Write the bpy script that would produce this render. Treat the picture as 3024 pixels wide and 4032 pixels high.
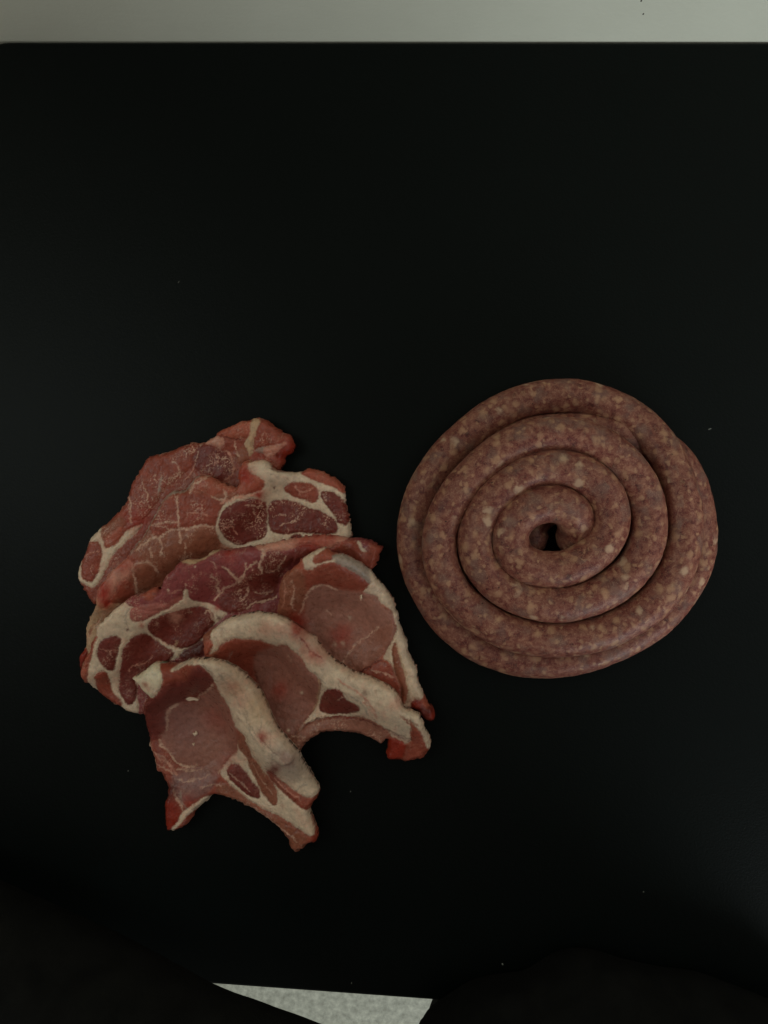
import bpy, bmesh, math, random
import numpy as np
from mathutils import Vector, Matrix

random.seed(7); rng = np.random.default_rng(7)
for o in list(bpy.data.objects): bpy.data.objects.remove(o)
sc = bpy.context.scene
R = math.radians
COL = sc.collection

# ------------------------------------------------------------ camera
CAM_H = 0.664                 # height above the table top (z = 0), metres
FPX = 3028.0                  # focal length in pixels of the 3024 x 4032 photograph
TILT = R(3.3)
cam = bpy.data.cameras.new('camera'); cam.sensor_fit = 'HORIZONTAL'; cam.sensor_width = 36.0
cam.lens = 36.0 * FPX / 3024.0; cam.clip_start = 0.01; cam.clip_end = 50
camo = bpy.data.objects.new('camera', cam); COL.objects.link(camo)
camo.location = (0, 0, CAM_H); camo.rotation_euler = (0, TILT, 0); sc.camera = camo

# ------------------------------------------------------------ world, lamps, exposure
w = bpy.data.worlds.new('World'); sc.world = w; w.use_nodes = True
bg = w.node_tree.nodes['Background']
bg.inputs[0].default_value = (1.0, 0.94, 0.84, 1); bg.inputs[1].default_value = 0.185
def area(name, loc, target, sx, sy, power, col):
    l = bpy.data.lights.new(name, 'AREA'); l.shape = 'RECTANGLE'; l.size = sx; l.size_y = sy
    l.energy = power; l.color = col
    o = bpy.data.objects.new(name, l); COL.objects.link(o); o.location = loc
    o.rotation_euler = (Vector(target) - Vector(loc)).to_track_quat('-Z', 'Y').to_euler()
    return o
area('window_light', (1.35, -2.3, 1.1), (0.15, 0.1, 0.1), 1.2, 1.2, 46, (0.86, 0.97, 1.0))
area('fill_light', (-1.15, 0.35, 1.5), (-0.1, 0.1, 0), 0.9, 0.9, 6.5, (0.88, 1.0, 0.95))  # added fill lamp, brightens the left side of table and wall
area('fill_light', (1.25, 0.2, 1.5), (0.1, 0.1, 0), 0.9, 0.9, 3.5, (0.9, 0.98, 1.0))  # added fill lamp, lifts the right edge of the table and the wall
vs = sc.view_settings
vs.view_transform = 'Standard'; vs.look = 'None'; vs.exposure = 0.0; vs.gamma = 1.0; vs.use_curve_mapping = False
sc.render.engine = 'CYCLES'
sc.cycles.use_denoising = True
sc.cycles.max_bounces = 6

# ------------------------------------------------------------ pixel <-> world helpers (measuring from the photo)
_c, _s = math.cos(TILT), math.sin(TILT)
def unproject(u, v, z):
    u = np.asarray(u, float); v = np.asarray(v, float)
    dx = (u - 1512) / FPX; dy = -(v - 2016) / FPX
    X = _c * dx - _s; Y = dy; Z = -_s * dx - _c
    t = (z - CAM_H) / Z
    return X * t, Y * t
def project(x, y, z):
    dz = z - CAM_H
    lx = _c * x - _s * dz; lz = _s * x + _c * dz
    return 1512 + FPX * lx / -lz, 2016 - FPX * y / -lz
CROP = {'1': (280, 1600, 800), '2': (900, 1700, 800), '3': (280, 2100, 800), '4': (1000, 2300, 800),
        '5': (500, 2550, 800), '6': (1550, 1450, 1300), '7': (1900, 1800, 600)}
def P(s):
    """'1: x,y x,y 3: x,y' -> n x 2 photo pixels; a leading digit names the crop the numbers were read in"""
    out = []; c = None
    for t in s.split():
        if t.endswith(':'): c = CROP[t[:-1]]; continue
        a, b = t.split(','); k = c[2] / 1659.0
        out.append((c[0] + float(a) * k, c[1] + float(b) * k))
    return np.array(out)
def srgb(r, g, b):
    f = lambda x: ((x / 255 + 0.055) / 1.055) ** 2.4 if x > 10 else x / 255 / 12.92
    return np.array([f(r), f(g), f(b)])

# ------------------------------------------------------------ materials
def mat(name):
    m = bpy.data.materials.new(name); m.use_nodes = True
    nt = m.node_tree; return m, nt.nodes, nt.links, nt.nodes['Principled BSDF']
def N(nodes, typ, **kw):
    n = nodes.new(typ)
    for k, v in kw.items():
        if k in n.inputs: n.inputs[k].default_value = v
        else: setattr(n, k, v)
    return n
def ramp(nodes, stops):
    r = nodes.new('ShaderNodeValToRGB'); e = r.color_ramp.elements
    while len(e) < len(stops): e.new(0.5)
    for i, (p, c) in enumerate(stops):
        e[i].position = p; e[i].color = (*c, 1) if len(c) == 3 else c
    return r
def coords(nodes, links, scale=1.0):
    t = nodes.new('ShaderNodeTexCoord'); return t.outputs['Object']

def make_meat():
    m, n, l, b = mat('raw_meat')
    a = n.new('ShaderNodeAttribute'); a.attribute_name = 'tint'
    co = coords(n, l)
    fine = N(n, 'ShaderNodeTexNoise', Scale=900.0, Detail=3.0, Roughness=0.6)
    mid = N(n, 'ShaderNodeTexNoise', Scale=230.0, Detail=4.0, Roughness=0.6)
    l.new(co, fine.inputs['Vector']); l.new(co, mid.inputs['Vector'])
    mr = N(n, 'ShaderNodeMapRange'); mr.inputs[1].default_value = 0.25; mr.inputs[2].default_value = 0.75
    mr.inputs[3].default_value = 0.80; mr.inputs[4].default_value = 1.2
    l.new(mid.outputs[0], mr.inputs[0])
    mx = N(n, 'ShaderNodeMix', data_type='RGBA', blend_type='MULTIPLY'); mx.inputs[0].default_value = 1.0
    l.new(a.outputs['Color'], mx.inputs[6]); l.new(mr.outputs[0], mx.inputs[7])
    l.new(mx.outputs[2], b.inputs['Base Color'])
    rr = N(n, 'ShaderNodeMapRange'); rr.inputs[1].default_value = 0.3; rr.inputs[2].default_value = 0.7
    rr.inputs[3].default_value = 0.2; rr.inputs[4].default_value = 0.5
    l.new(mid.outputs[0], rr.inputs[0]); l.new(rr.outputs[0], b.inputs['Roughness'])
    b.inputs['Specular IOR Level'].default_value = 0.32
    b.inputs['Subsurface Weight'].default_value = 0.2
    b.inputs['Subsurface Radius'].default_value = (1.0, 0.45, 0.3)
    b.inputs['Subsurface Scale'].default_value = 0.003
    bp = N(n, 'ShaderNodeBump', Strength=0.35, Distance=0.0006)
    ad = N(n, 'ShaderNodeMath', operation='ADD'); l.new(fine.outputs[0], ad.inputs[0]); l.new(mid.outputs[0], ad.inputs[1])
    l.new(ad.outputs[0], bp.inputs['Height']); l.new(bp.outputs[0], b.inputs['Normal'])
    return m
MEAT = make_meat()

def make_sausage_mat():
    m, n, l, b = mat('sausage_casing')
    co = coords(n, l)
    wn = N(n, 'ShaderNodeTexNoise', Scale=130.0, Detail=3.0, Roughness=0.6); l.new(co, wn.inputs['Vector'])
    sub = N(n, 'ShaderNodeVectorMath', operation='SUBTRACT'); sub.inputs[1].default_value = (.5, .5, .5); l.new(wn.outputs['Color'], sub.inputs[0])
    sc_ = N(n, 'ShaderNodeVectorMath', operation='SCALE'); sc_.inputs['Scale'].default_value = 0.009; l.new(sub.outputs[0], sc_.inputs[0])
    wp = N(n, 'ShaderNodeVectorMath', operation='ADD'); l.new(co, wp.inputs[0]); l.new(sc_.outputs[0], wp.inputs[1])
    # base mince: mottled reds and greys
    n1 = N(n, 'ShaderNodeTexNoise', Scale=170.0, Detail=4.0, Roughness=0.65); l.new(wp.outputs[0], n1.inputs['Vector'])
    base = ramp(n, [(0.30, SA['dark']), (0.43, SA['red']), (0.54, SA['mid']), (0.68, SA['pale'])]); l.new(n1.outputs[0], base.inputs[0])
    n2 = N(n, 'ShaderNodeTexNoise', Scale=75.0, Detail=2.0); l.new(wp.outputs[0], n2.inputs['Vector'])
    greym = ramp(n, [(0.52, (0, 0, 0)), (0.68, (.65, .65, .65))]); l.new(n2.outputs[0], greym.inputs[0])
    mg = N(n, 'ShaderNodeMix', data_type='RGBA'); l.new(greym.outputs[0], mg.inputs[0]); l.new(base.outputs[0], mg.inputs[6]); mg.inputs[7].default_value = (*SA['grey'], 1)
    last = mg.outputs[2]
    # fat grains of two sizes
    for scale, keep, edge, colr, amt in ((120.0, 0.66, (0.12, 0.56), SA['fat'], 0.66), (200.0, 0.72, (0.12, 0.5), SA['fat'], 0.62), (85.0, 0.88, (0.14, 0.42), SA['fat2'], 0.75)):
        v = N(n, 'ShaderNodeTexVoronoi', Scale=scale); l.new(wp.outputs[0], v.inputs['Vector'])
        dm = N(n, 'ShaderNodeMapRange', interpolation_type='SMOOTHSTEP'); dm.inputs[1].default_value = edge[0]; dm.inputs[2].default_value = edge[1]
        dm.inputs[3].default_value = amt; dm.inputs[4].default_value = 0.0; l.new(v.outputs['Distance'], dm.inputs[0])
        sx = n.new('ShaderNodeSeparateColor'); l.new(v.outputs['Color'], sx.inputs[0])
        gt = N(n, 'ShaderNodeMath', operation='GREATER_THAN'); gt.inputs[1].default_value = keep; l.new(sx.outputs[0], gt.inputs[0])
        ml = N(n, 'ShaderNodeMath', operation='MULTIPLY'); l.new(dm.outputs[0], ml.inputs[0]); l.new(gt.outputs[0], ml.inputs[1])
        mm = N(n, 'ShaderNodeMix', data_type='RGBA'); l.new(ml.outputs[0], mm.inputs[0]); l.new(last, mm.inputs[6]); mm.inputs[7].default_value = (*colr, 1)
        last = mm.outputs[2]
    # whitish sinew threads
    n3 = N(n, 'ShaderNodeTexNoise', Scale=210.0, Detail=3.0, Distortion=2.2); l.new(co, n3.inputs['Vector'])
    th = ramp(n, [(0.475, (0, 0, 0)), (0.5, (.34, .34, .34)), (0.525, (0, 0, 0))]); l.new(n3.outputs[0], th.inputs[0])
    mt = N(n, 'ShaderNodeMix', data_type='RGBA'); l.new(th.outputs[0], mt.inputs[0]); l.new(last, mt.inputs[6]); mt.inputs[7].default_value = (*SA['fat2'], 1)
    # pepper
    v = N(n, 'ShaderNodeTexVoronoi', Scale=95.0); l.new(co, v.inputs['Vector'])
    pm = N(n, 'ShaderNodeMapRange'); pm.inputs[1].default_value = 0.045; pm.inputs[2].default_value = 0.085; pm.inputs[3].default_value = 0.85; pm.inputs[4].default_value = 0.0
    l.new(v.outputs['Distance'], pm.inputs[0])
    sx = n.new('ShaderNodeSeparateColor'); l.new(v.outputs['Color'], sx.inputs[0])
    gt = N(n, 'ShaderNodeMath', operation='GREATER_THAN'); gt.inputs[1].default_value = 0.6; l.new(sx.outputs[1], gt.inputs[0])
    ml = N(n, 'ShaderNodeMath', operation='MULTIPLY'); l.new(pm.outputs[0], ml.inputs[0]); l.new(gt.outputs[0], ml.inputs[1])
    mp = N(n, 'ShaderNodeMix', data_type='RGBA'); l.new(ml.outputs[0], mp.inputs[0]); l.new(mt.outputs[2], mp.inputs[6]); mp.inputs[7].default_value = (.02, .012, .008, 1)
    l.new(mp.outputs[2], b.inputs['Base Color'])
    b.inputs['Roughness'].default_value = 0.48; b.inputs['Specular IOR Level'].default_value = 0.25
    b.inputs['Subsurface Weight'].default_value = 0.15; b.inputs['Subsurface Radius'].default_value = (1, .45, .3); b.inputs['Subsurface Scale'].default_value = 0.003
    bp = N(n, 'ShaderNodeBump', Strength=0.3, Distance=0.0012); l.new(n1.outputs[0], bp.inputs['Height']); l.new(bp.outputs[0], b.inputs['Normal'])
    return m
KA = 1.85      # photo brightness -> reflectance of the meat
SA = {k: tuple(np.clip(srgb(*v) * KA * np.array([.93, .84, .84]), 0, .8)) for k, v in dict(dark=(62, 29, 25), red=(88, 46, 39), mid=(104, 65, 53), pale=(124, 88, 70), grey=(92, 71, 63), fat=(144, 113, 86), fat2=(154, 132, 108)).items()}
SAUSAGE = make_sausage_mat()

def simple(name, col, rough=0.6, spec=0.3, bump=None, bstr=0.2, bdist=0.0004, var=None, detail=3.0):
    m, n, l, b = mat(name)
    b.inputs['Base Color'].default_value = (*col, 1); b.inputs['Roughness'].default_value = rough; b.inputs['Specular IOR Level'].default_value = spec
    co = coords(n, l)
    if bump:
        t = N(n, 'ShaderNodeTexNoise', Scale=bump, Detail=detail); l.new(co, t.inputs['Vector'])
        bp = N(n, 'ShaderNodeBump', Strength=bstr, Distance=bdist); l.new(t.outputs[0], bp.inputs['Height']); l.new(bp.outputs[0], b.inputs['Normal'])
    if var:
        t = N(n, 'ShaderNodeTexNoise', Scale=var[0], Detail=5.0, Roughness=0.65); l.new(co, t.inputs['Vector'])
        rp = ramp(n, [(0.3, var[1]), (0.7, var[2])]); l.new(t.outputs[0], rp.inputs[0]); l.new(rp.outputs[0], b.inputs['Base Color'])
    return m
TABLE = simple('black_laminate', (.004, .0044, .0042), 0.42, 0.085, 650, 0.3, 0.0005, (3.0, (.0022, .0034, .0029), (.0030, .0043, .0037)))
WALL = simple('painted_wall', (.6, .6, .55), 0.7, 0.2, 320, 0.25, 0.0006, (7.0, (.71, .70, .575), (.77, .76, .63)))
FLOOR = simple('stone_floor_tile', (.5, .5, .46), 0.5, 0.3, 60, 0.2, 0.001, (80.0, (.30, .295, .24), (.63, .62, .515)))
GROUT = simple('floor_grout', (.36, .36, .33), 0.9, 0.1)
CLOTH = simple('black_jersey', (.005, .0048, .0042), 0.95, 0.05, 700, 0.6, 0.001, (40.0, (.005, .0048, .0043), (.009, .0086, .0076)))
SKIN = simple('skin', (.45, .27, .2), 0.5, 0.3, 300)
HAIR = simple('dark_hair', (.02, .013, .01), 0.6, 0.3, 400, .5)
METAL = simple('black_steel', (.01, .01, .01), 0.4, 0.4)
CRUMB = simple('crumb_pale', (.22, .22, .19), 0.8, 0.1, 900)
MARK = simple('dark_mark', (.03, .025, .02), 0.9, 0.1)

# ------------------------------------------------------------ object helpers
def tag(o, label=None, cat=None, group=None, kind=None):
    if label: o['label'] = label
    if cat: o['category'] = cat
    if group: o['group'] = group
    if kind: o['kind'] = kind
    return o
def empty(name, loc, label, cat, group=None):
    o = bpy.data.objects.new(name, None); COL.objects.link(o); o.location = loc; o.empty_display_size = 0.05
    return tag(o, label, cat, group)
def link(name, me, m, parent=None):
    o = bpy.data.objects.new(name, me); COL.objects.link(o)
    if m: me.materials.append(m)
    if parent: o.parent = parent
    return o
def mesh_np(name, verts, quads, smooth=True):
    me = bpy.data.meshes.new(name); nv = len(verts); nf = len(quads); k = quads.shape[1]
    me.vertices.add(nv); me.vertices.foreach_set('co', np.ascontiguousarray(verts, np.float32).ravel())
    me.loops.add(nf * k); me.loops.foreach_set('vertex_index', np.ascontiguousarray(quads, np.int32).ravel())
    me.polygons.add(nf); me.polygons.foreach_set('loop_start', np.arange(0, nf * k, k, dtype=np.int32))
    me.update(calc_edges=True); me.validate()
    me.polygons.foreach_set('use_smooth', np.full(len(me.polygons), smooth)); me.update()
    return me
def box_bm(bm, x0, x1, y0, y1, z0, z1, bev=0.0):
    r = bmesh.ops.create_cube(bm, size=1.0)
    for v in r['verts']:
        v.co = Vector(((x0 + x1) / 2 + v.co.x * (x1 - x0), (y0 + y1) / 2 + v.co.y * (y1 - y0), (z0 + z1) / 2 + v.co.z * (z1 - z0)))
    if bev:
        es = list({e for v in r['verts'] for e in v.link_edges})
        bmesh.ops.bevel(bm, geom=es, offset=bev, segments=2, affect='EDGES', profile=.5)
def bm_obj(name, bm, m, parent=None, smooth=False):
    me = bpy.data.meshes.new(name); bm.to_mesh(me); bm.free()
    for p in me.polygons: p.use_smooth = smooth
    return link(name, me, m, parent)

# ------------------------------------------------------------ table, wall, floor
ax, ay = unproject(100, 164, 0); bx_, by_ = unproject(2900, 166, 0)
fx, fy = unproject(838, 3877, 0)
TA = math.atan2(by_ - ay, bx_ - ax)                       # the table's turn in the picture
ca, sa = math.cos(TA), math.sin(TA)
def T(x, y, z=0.0): return Vector((ax + ca * x - sa * y, ay + sa * x + ca * y, z))
depth = -((fx - ax) * -sa + (fy - ay) * ca)               # back edge to front edge
lx0, ly0 = unproject(-104, 300, 0)
left = (lx0 - ax) * ca + (ly0 - ay) * sa
TLEN = 1.5
table = empty('table', T(0, 0, -0.75), 'black laminate table with rounded corners carrying the meat', 'table')
table.rotation_euler = (0, 0, TA)
def rounded_slab(x0, x1, y0, y1, z0, z1, r, seg=10):
    pts = []
    for cx, cy, a0 in ((x1 - r, y1 - r, 0), (x0 + r, y1 - r, 90), (x0 + r, y0 + r, 180), (x1 - r, y0 + r, 270)):
        for i in range(seg + 1):
            a = R(a0 + 90 * i / seg); pts.append((cx + r * math.cos(a), cy + r * math.sin(a)))
    bm = bmesh.new(); ch = 0.0025
    cxm, cym = (x0 + x1) / 2, (y0 + y1) / 2
    def ring(z, ins):
        return [bm.verts.new((px - ins * math.copysign(1, px - cxm), py - ins * math.copysign(1, py - cym), z)) for px, py in pts]
    rs = [ring(z0, ch), ring(z0 + ch, 0), ring(z1 - ch, 0), ring(z1 - ch * .3, ch * .3), ring(z1, ch)]
    k = len(pts)
    for a, b in zip(rs, rs[1:]):
        for i in range(k): bm.faces.new((a[i], a[(i + 1) % k], b[(i + 1) % k], b[i]))
    bm.faces.new(rs[-1]); bm.faces.new(rs[0][::-1])
    bmesh.ops.recalc_face_normals(bm, faces=bm.faces)
    return bm
bm_obj('tabletop', rounded_slab(left, left + TLEN, -depth, 0, 0.722, 0.75, 0.03), TABLE, table)
for x, y in ((left + .06, -.06), (left + TLEN - .06, -.06), (left + .06, -depth + .06), (left + TLEN - .06, -depth + .06)):
    bm = bmesh.new(); box_bm(bm, x - .025, x + .025, y - .025, y + .025, 0.0, 0.7215, .003); bm_obj('leg', bm, METAL, table)
# wall a hand's breadth of paint behind the back edge
bm = bmesh.new(); box_bm(bm, left - 2.6, left + TLEN + 2.0, 0.0012, 0.10, -0.76, 1.6)
wall = bm_obj('wall', bm, WALL); wall.location = T(0, 0, 0); wall.rotation_euler = (0, 0, TA); tag(wall, kind='structure')
# floor: grout bed with stone tiles
fl = empty('floor', T(0, 0, -0.75), None, None); fl.rotation_euler = (0, 0, TA + R(4)); fl['kind'] = 'structure'
bm = bmesh.new(); box_bm(bm, -1.6, 2.4, -3.4, -0.02, -0.03, -0.003); bm_obj('grout_bed', bm, GROUT, fl)
bm = bmesh.new(); box_bm(bm, 0, .5965, 0, .5965, -0.014, 0.0, .0015); tile_me = bpy.data.meshes.new('tile'); bm.to_mesh(tile_me); bm.free(); tile_me.materials.append(FLOOR)
for i in range(6):
    for j in range(5):
        o = bpy.data.objects.new('tile', tile_me); COL.objects.link(o); o.parent = fl; o.location = (-1.35 + i * .6, -3.3 + j * .6, 0.0005 * random.random())
# marks on the wall paint
for k, (u, v, s) in enumerate(((2525, 3, 1.5), (2533, 55, 1.4))):
    # ray to the wall plane
    d = np.array([(u - 1512) / FPX, -(v - 2016) / FPX, -1.0]); d = np.array([_c * d[0] + _s * d[2], d[1], -_s * d[0] + _c * d[2]])
    nrm = np.array([-sa, ca, 0]); p0 = np.array(T(0, 0.0012, 0)); o0 = np.array([0, 0, CAM_H])
    t = nrm.dot(p0 - o0) / nrm.dot(d); p = o0 + d * t
    bm = bmesh.new(); bmesh.ops.create_icosphere(bm, subdivisions=1, radius=.0006 * s)
    for vv in bm.verts: vv.co = Vector((vv.co.x * .8, vv.co.y * .35, vv.co.z * 1.5))
    o = bm_obj('paint_speck', bm, MARK, None); o.location = p
    tag(o, ['dark speck on the wall at the very top edge of the picture', 'dark speck on the pale wall above the sausage, the lower of two'][k], 'speck')

# ------------------------------------------------------------ numpy noise
def vnoise(x, y, seed=0):
    xi = np.floor(x).astype(np.int64); yi = np.floor(y).astype(np.int64); xf = x - xi; yf = y - yi
    u = xf * xf * xf * (xf * (xf * 6 - 15) + 10); v = yf * yf * yf * (yf * (yf * 6 - 15) + 10)
    def h(a, b):
        n = (a * 374761393 + b * 668265263 + seed * 974634581) & 0xffffffff
        n = ((n ^ (n >> 13)) * 1274126177) & 0xffffffff; n = (n ^ (n >> 16)) & 0xffffffff
        ang = n.astype(float) * (2 * math.pi / 4294967296.0); return np.cos(ang), np.sin(ang)
    def g(a, b, dx, dy):
        c, s = h(a, b); return c * dx + s * dy
    n00 = g(xi, yi, xf, yf); n10 = g(xi + 1, yi, xf - 1, yf); n01 = g(xi, yi + 1, xf, yf - 1); n11 = g(xi + 1, yi + 1, xf - 1, yf - 1)
    return ((n00 * (1 - u) + n10 * u) * (1 - v) + (n01 * (1 - u) + n11 * u) * v) * 1.4
def fbm(x, y, seed=0, oct=4, gain=.5):
    a = 1.0; s = 0; t = 0
    for i in range(oct):
        s = s + a * vnoise(x * 2 ** i, y * 2 ** i, seed + i * 17); t += a; a *= gain
    return s / t
def smooth(a, b, x):
    t = np.clip((x - a) / (b - a), 0, 1); return t * t * (3 - 2 * t)
def chaikin(p, n=2, closed=True):
    for _ in range(n):
        if closed: q = np.roll(p, -1, 0); p = np.stack([p * .75 + q * .25, p * .25 + q * .75], 1).reshape(-1, 2)
        else:
            a, b = p[:-1], p[1:]; m = np.stack([a * .75 + b * .25, a * .25 + b * .75], 1).reshape(-1, 2); p = np.vstack([p[:1], m, p[-1:]])
    return p
def seg_dist(px, py, poly, closed):
    a = poly if closed else poly[:-1]; b = np.roll(poly, -1, 0) if closed else poly[1:]
    d2 = np.full(px.shape, 1e18); ins = np.zeros(px.shape, bool)
    for (x0, y0), (x1, y1) in zip(a, b):
        ex, ey = x1 - x0, y1 - y0; L = ex * ex + ey * ey + 1e-9
        t = np.clip(((px - x0) * ex + (py - y0) * ey) / L, 0, 1)
        d2 = np.minimum(d2, (px - x0 - t * ex) ** 2 + (py - y0 - t * ey) ** 2)
        if closed and y0 != y1:
            ins ^= ((y0 > py) != (y1 > py)) & (px < ex * (py - y0) / (ey) + x0)
    d = np.sqrt(d2)
    return np.where(ins, d, -d) if closed else d
def sdf(px, py, poly, pad=90):
    """signed distance in photo pixels, + inside; far points are simply -pad"""
    out = np.full(px.shape, -float(pad)); lo = poly.min(0) - pad; hi = poly.max(0) + pad
    k = (px > lo[0]) & (px < hi[0]) & (py > lo[1]) & (py < hi[1])
    out[k] = seg_dist(px[k], py[k], poly, True); return out
def ldist(px, py, poly, pad=90):
    out = np.full(px.shape, float(pad)); lo = poly.min(0) - pad; hi = poly.max(0) + pad
    k = (px > lo[0]) & (px < hi[0]) & (py > lo[1]) & (py < hi[1])
    out[k] = seg_dist(px[k], py[k], poly, False); return out
def blur(a, s):
    r = int(3 * s); k = np.exp(-.5 * (np.arange(-r, r + 1) / s) ** 2); k /= k.sum()
    for ax_ in (0, 1):
        p = np.pad(a, [(r, r) if i == ax_ else (0, 0) for i in (0, 1)], mode='edge'); o = np.zeros_like(a)
        for i, kk in enumerate(k): o += kk * (p[i:i + a.shape[0], :] if ax_ == 0 else p[:, i:i + a.shape[1]])
        a = o
    return a
def dilate(a, r):
    for ax_ in (0, 1):
        p = np.pad(a, [(r, r) if i == ax_ else (0, 0) for i in (0, 1)], mode='edge'); o = np.full_like(a, -1e9)
        for i in range(2 * r + 1): o = np.maximum(o, p[i:i + a.shape[0], :] if ax_ == 0 else p[:, i:i + a.shape[1]])
        a = o
    return a

# ------------------------------------------------------------ the stack of pork slices
H = 0.0006; HS = .0007 / H
gx = np.arange(-0.345, 0.035, H); gy = np.arange(-0.315, 0.105, H)
GXF, GYF = np.meshgrid(gx, gy)
SUP = np.zeros_like(GXF)                                   # top of whatever already lies there
C = dict(fat=(170, 149, 130), cream=(174, 159, 138), pinkfat=(158, 112, 97), greyfat=(130, 114, 103), tan=(150, 122, 98), vein=(166, 134, 117),
         lean=(112, 60, 50), dark=(88, 43, 38), purple=(108, 57, 56), brown=(112, 70, 57), orange=(128, 73, 61), pale=(118, 80, 69),
         pink=(130, 80, 73), eye=(116, 79, 70), eyeb=(122, 86, 76), red=(106, 42, 34), blood=(122, 50, 43), deep=(70, 34, 30), greylean=(110, 79, 74), bone=(162, 144, 128))
def richer(c, sat, gain):
    l = float(np.dot(c, (.3, .55, .15))); return np.clip((l + (c - l) * sat) * gain, .004, .85)
FATS = {'fat', 'vein', 'cream', 'pinkfat', 'greyfat', 'tan', 'bone'}
ALB = {k: richer(srgb(*v) * KA, 1.12 if k in FATS else 1.22, 1.0 if k in FATS else .95) for k, v in C.items()}

def slice_piece(name, label, z0, thick, outline, base, regions, veins, spots, ridges, marble, edge_r=.0048, flat=8.0, seed=1, ragged=1.4):
    """one slice of meat: a closed, draped slab whose upper face is divided into muscles, fat and bone"""
    ou, ov = P(outline).T; bx0, by0 = unproject(ou, ov, z0 - .012); bx1, by1 = unproject(ou, ov, z0 + .03)
    X0 = max(0, int((min(bx0.min(), bx1.min()) - .022 - gx[0]) / H)); X1 = min(len(gx), int((max(bx0.max(), bx1.max()) + .022 - gx[0]) / H))
    Y0 = max(0, int((min(by0.min(), by1.min()) - .022 - gy[0]) / H)); Y1 = min(len(gy), int((max(by0.max(), by1.max()) + .022 - gy[0]) / H))
    GX, GY, SUPF = GXF[Y0:Y1, X0:X1], GYF[Y0:Y1, X0:X1], SUP; SUPL = SUP[Y0:Y1, X0:X1]
    U, V = project(GX, GY, z0)
    mm = (CAM_H - z0) / FPX                                # metres per photo pixel at this height
    wu = fbm(GX * 90, GY * 90, seed, 3) * 7 + fbm(GX * 1100, GY * 1100, seed + 61, 1) * 2.2 + fbm(GX * 420, GY * 420, seed + 5, 3) * 5
    wv = fbm(GX * 90, GY * 90, seed + 9, 3) * 7 + fbm(GX * 1100, GY * 1100, seed + 61, 1) * 2.2 + fbm(GX * 420, GY * 420, seed + 14, 3) * 5
    lu = fbm(GX * 90, GY * 90, seed, 3) * 7 + fbm(GX * 330, GY * 330, seed + 5, 2) * 5; lv = fbm(GX * 90, GY * 90, seed + 9, 3) * 7 + fbm(GX * 330, GY * 330, seed + 14, 2) * 5
    def ridge_at(U, V):
        rid = np.zeros(U.shape)
        for hgt, width, pts in ridges:
            d = ldist(U, V, chaikin(P(pts), 2, False), 400); rid = rid + hgt * np.exp(-(d / width / 1.05) ** 4 * .7 - (d / width) ** 2 * .35)
        return np.maximum(rid, -thick * .3)
    op = chaikin(P(outline), 1); tears = 7.0 * ragged * fbm(GX * 260, GY * 260, seed + 41, 2) * smooth(-.1, .3, fbm(GX * 80, GY * 80, seed + 43, 2))
    for _ in range(2):                                     # the outline again, at the height the slice really reaches
        UO, VO = U + lu * .45 * ragged, V + lv * .45 * ragged
        sd = (sdf(UO, VO, op) + tears) * mm
        env = np.where(sd > -.002, SUPL, 0.0)
        zz = blur(np.maximum(blur(dilate(env, int(12 * HS)), flat * HS * 1.15), SUPL * (sd > 0)), 4 * HS) + thick * .5 + .8 * ridge_at(U, V)
        U, V = project(GX, GY, zz)
    UO, VO = U + lu * .45 * ragged, V + lv * .45 * ragged
    sd = (sdf(UO, VO, op) + tears) * mm
    iny, inx = np.where(sd > -.004)
    y0, y1, x0, x1 = iny.min() - 2, iny.max() + 3, inx.min() - 2, inx.max() + 3
    sl = (slice(y0, y1), slice(x0, x1))
    X, Y, U, V, sd, S = GX[sl], GY[sl], U[sl], V[sl], sd[sl], SUPL[sl]
    wu, wv = wu[sl], wv[sl]; UW, VW = U + wu, V + wv
    ins = sd > 0
    # how it lies on the pile below
    env = np.where(sd > -.002, S, np.where(ins.any(), 0, 0))
    b = blur(dilate(env, int(12 * HS)), flat * HS * 1.15)
    b = np.maximum(b, blur(dilate(env, 1), 1.5 * HS))
    # colours and regions
    col = np.broadcast_to(ALB[base], X.shape + (3,)).copy(); reg = np.zeros(X.shape, int); parts = ['lean_meat']
    fatm = np.zeros(X.shape); bump = np.zeros(X.shape)
    grain = fbm(X * 160, Y * 160, seed + 3, 4); grain2 = fbm(X * 700, Y * 700, seed + 4, 3); big = fbm(X * 45, Y * 45, seed + 6, 3)
    mscale = np.full(X.shape, marble)
    for r in regions:
        kind, c, poly = r[0], r[1], r[2]; mb = r[3] if len(r) > 3 else marble; isf = c in FATS; soft = np.where(fatm > .5, 4.0, 4.0 if isf else 11.0)
        d = sdf(UW, VW, chaikin(P(poly), 2)) + (0 if isf else 3.5); a = smooth(-soft, soft, d)
        cc = ALB[c]; an = (len(parts) * 1.7 + seed) % 3.14; ax2, ay2 = X * math.cos(an) + Y * math.sin(an), -X * math.sin(an) + Y * math.cos(an)
        shade = 1 + (.16 * grain + .12 * big) + (0 if isf else .16) * fbm(ax2 * 900, ay2 * 140, seed + 51, 2)
        rc = cc * shade[..., None]
        if isf:
            k_ = smooth(.05, .55, big + .5 * grain) * .35
            rc = rc * (1 - k_[..., None]) + ALB['pinkfat'] * k_[..., None]
            k_ = smooth(.1, .5, fbm(X * 75, Y * 75, seed + 53, 3)) * .22
            rc = rc * (1 - k_[..., None]) + ALB['greyfat'] * k_[..., None]
            cr = (1 - smooth(0, .07, np.abs(fbm(ax2 * 150, ay2 * 55, seed + 55, 3)))) * smooth(0, .4, fbm(X * 50, Y * 50, seed + 57, 2)) * .38
            rc = rc * (1 - cr[..., None]) + ALB['pale'] * cr[..., None]; bump = bump - .0005 * cr * a  # crease shade mixed into the fat colour, over shallow grooves
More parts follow.
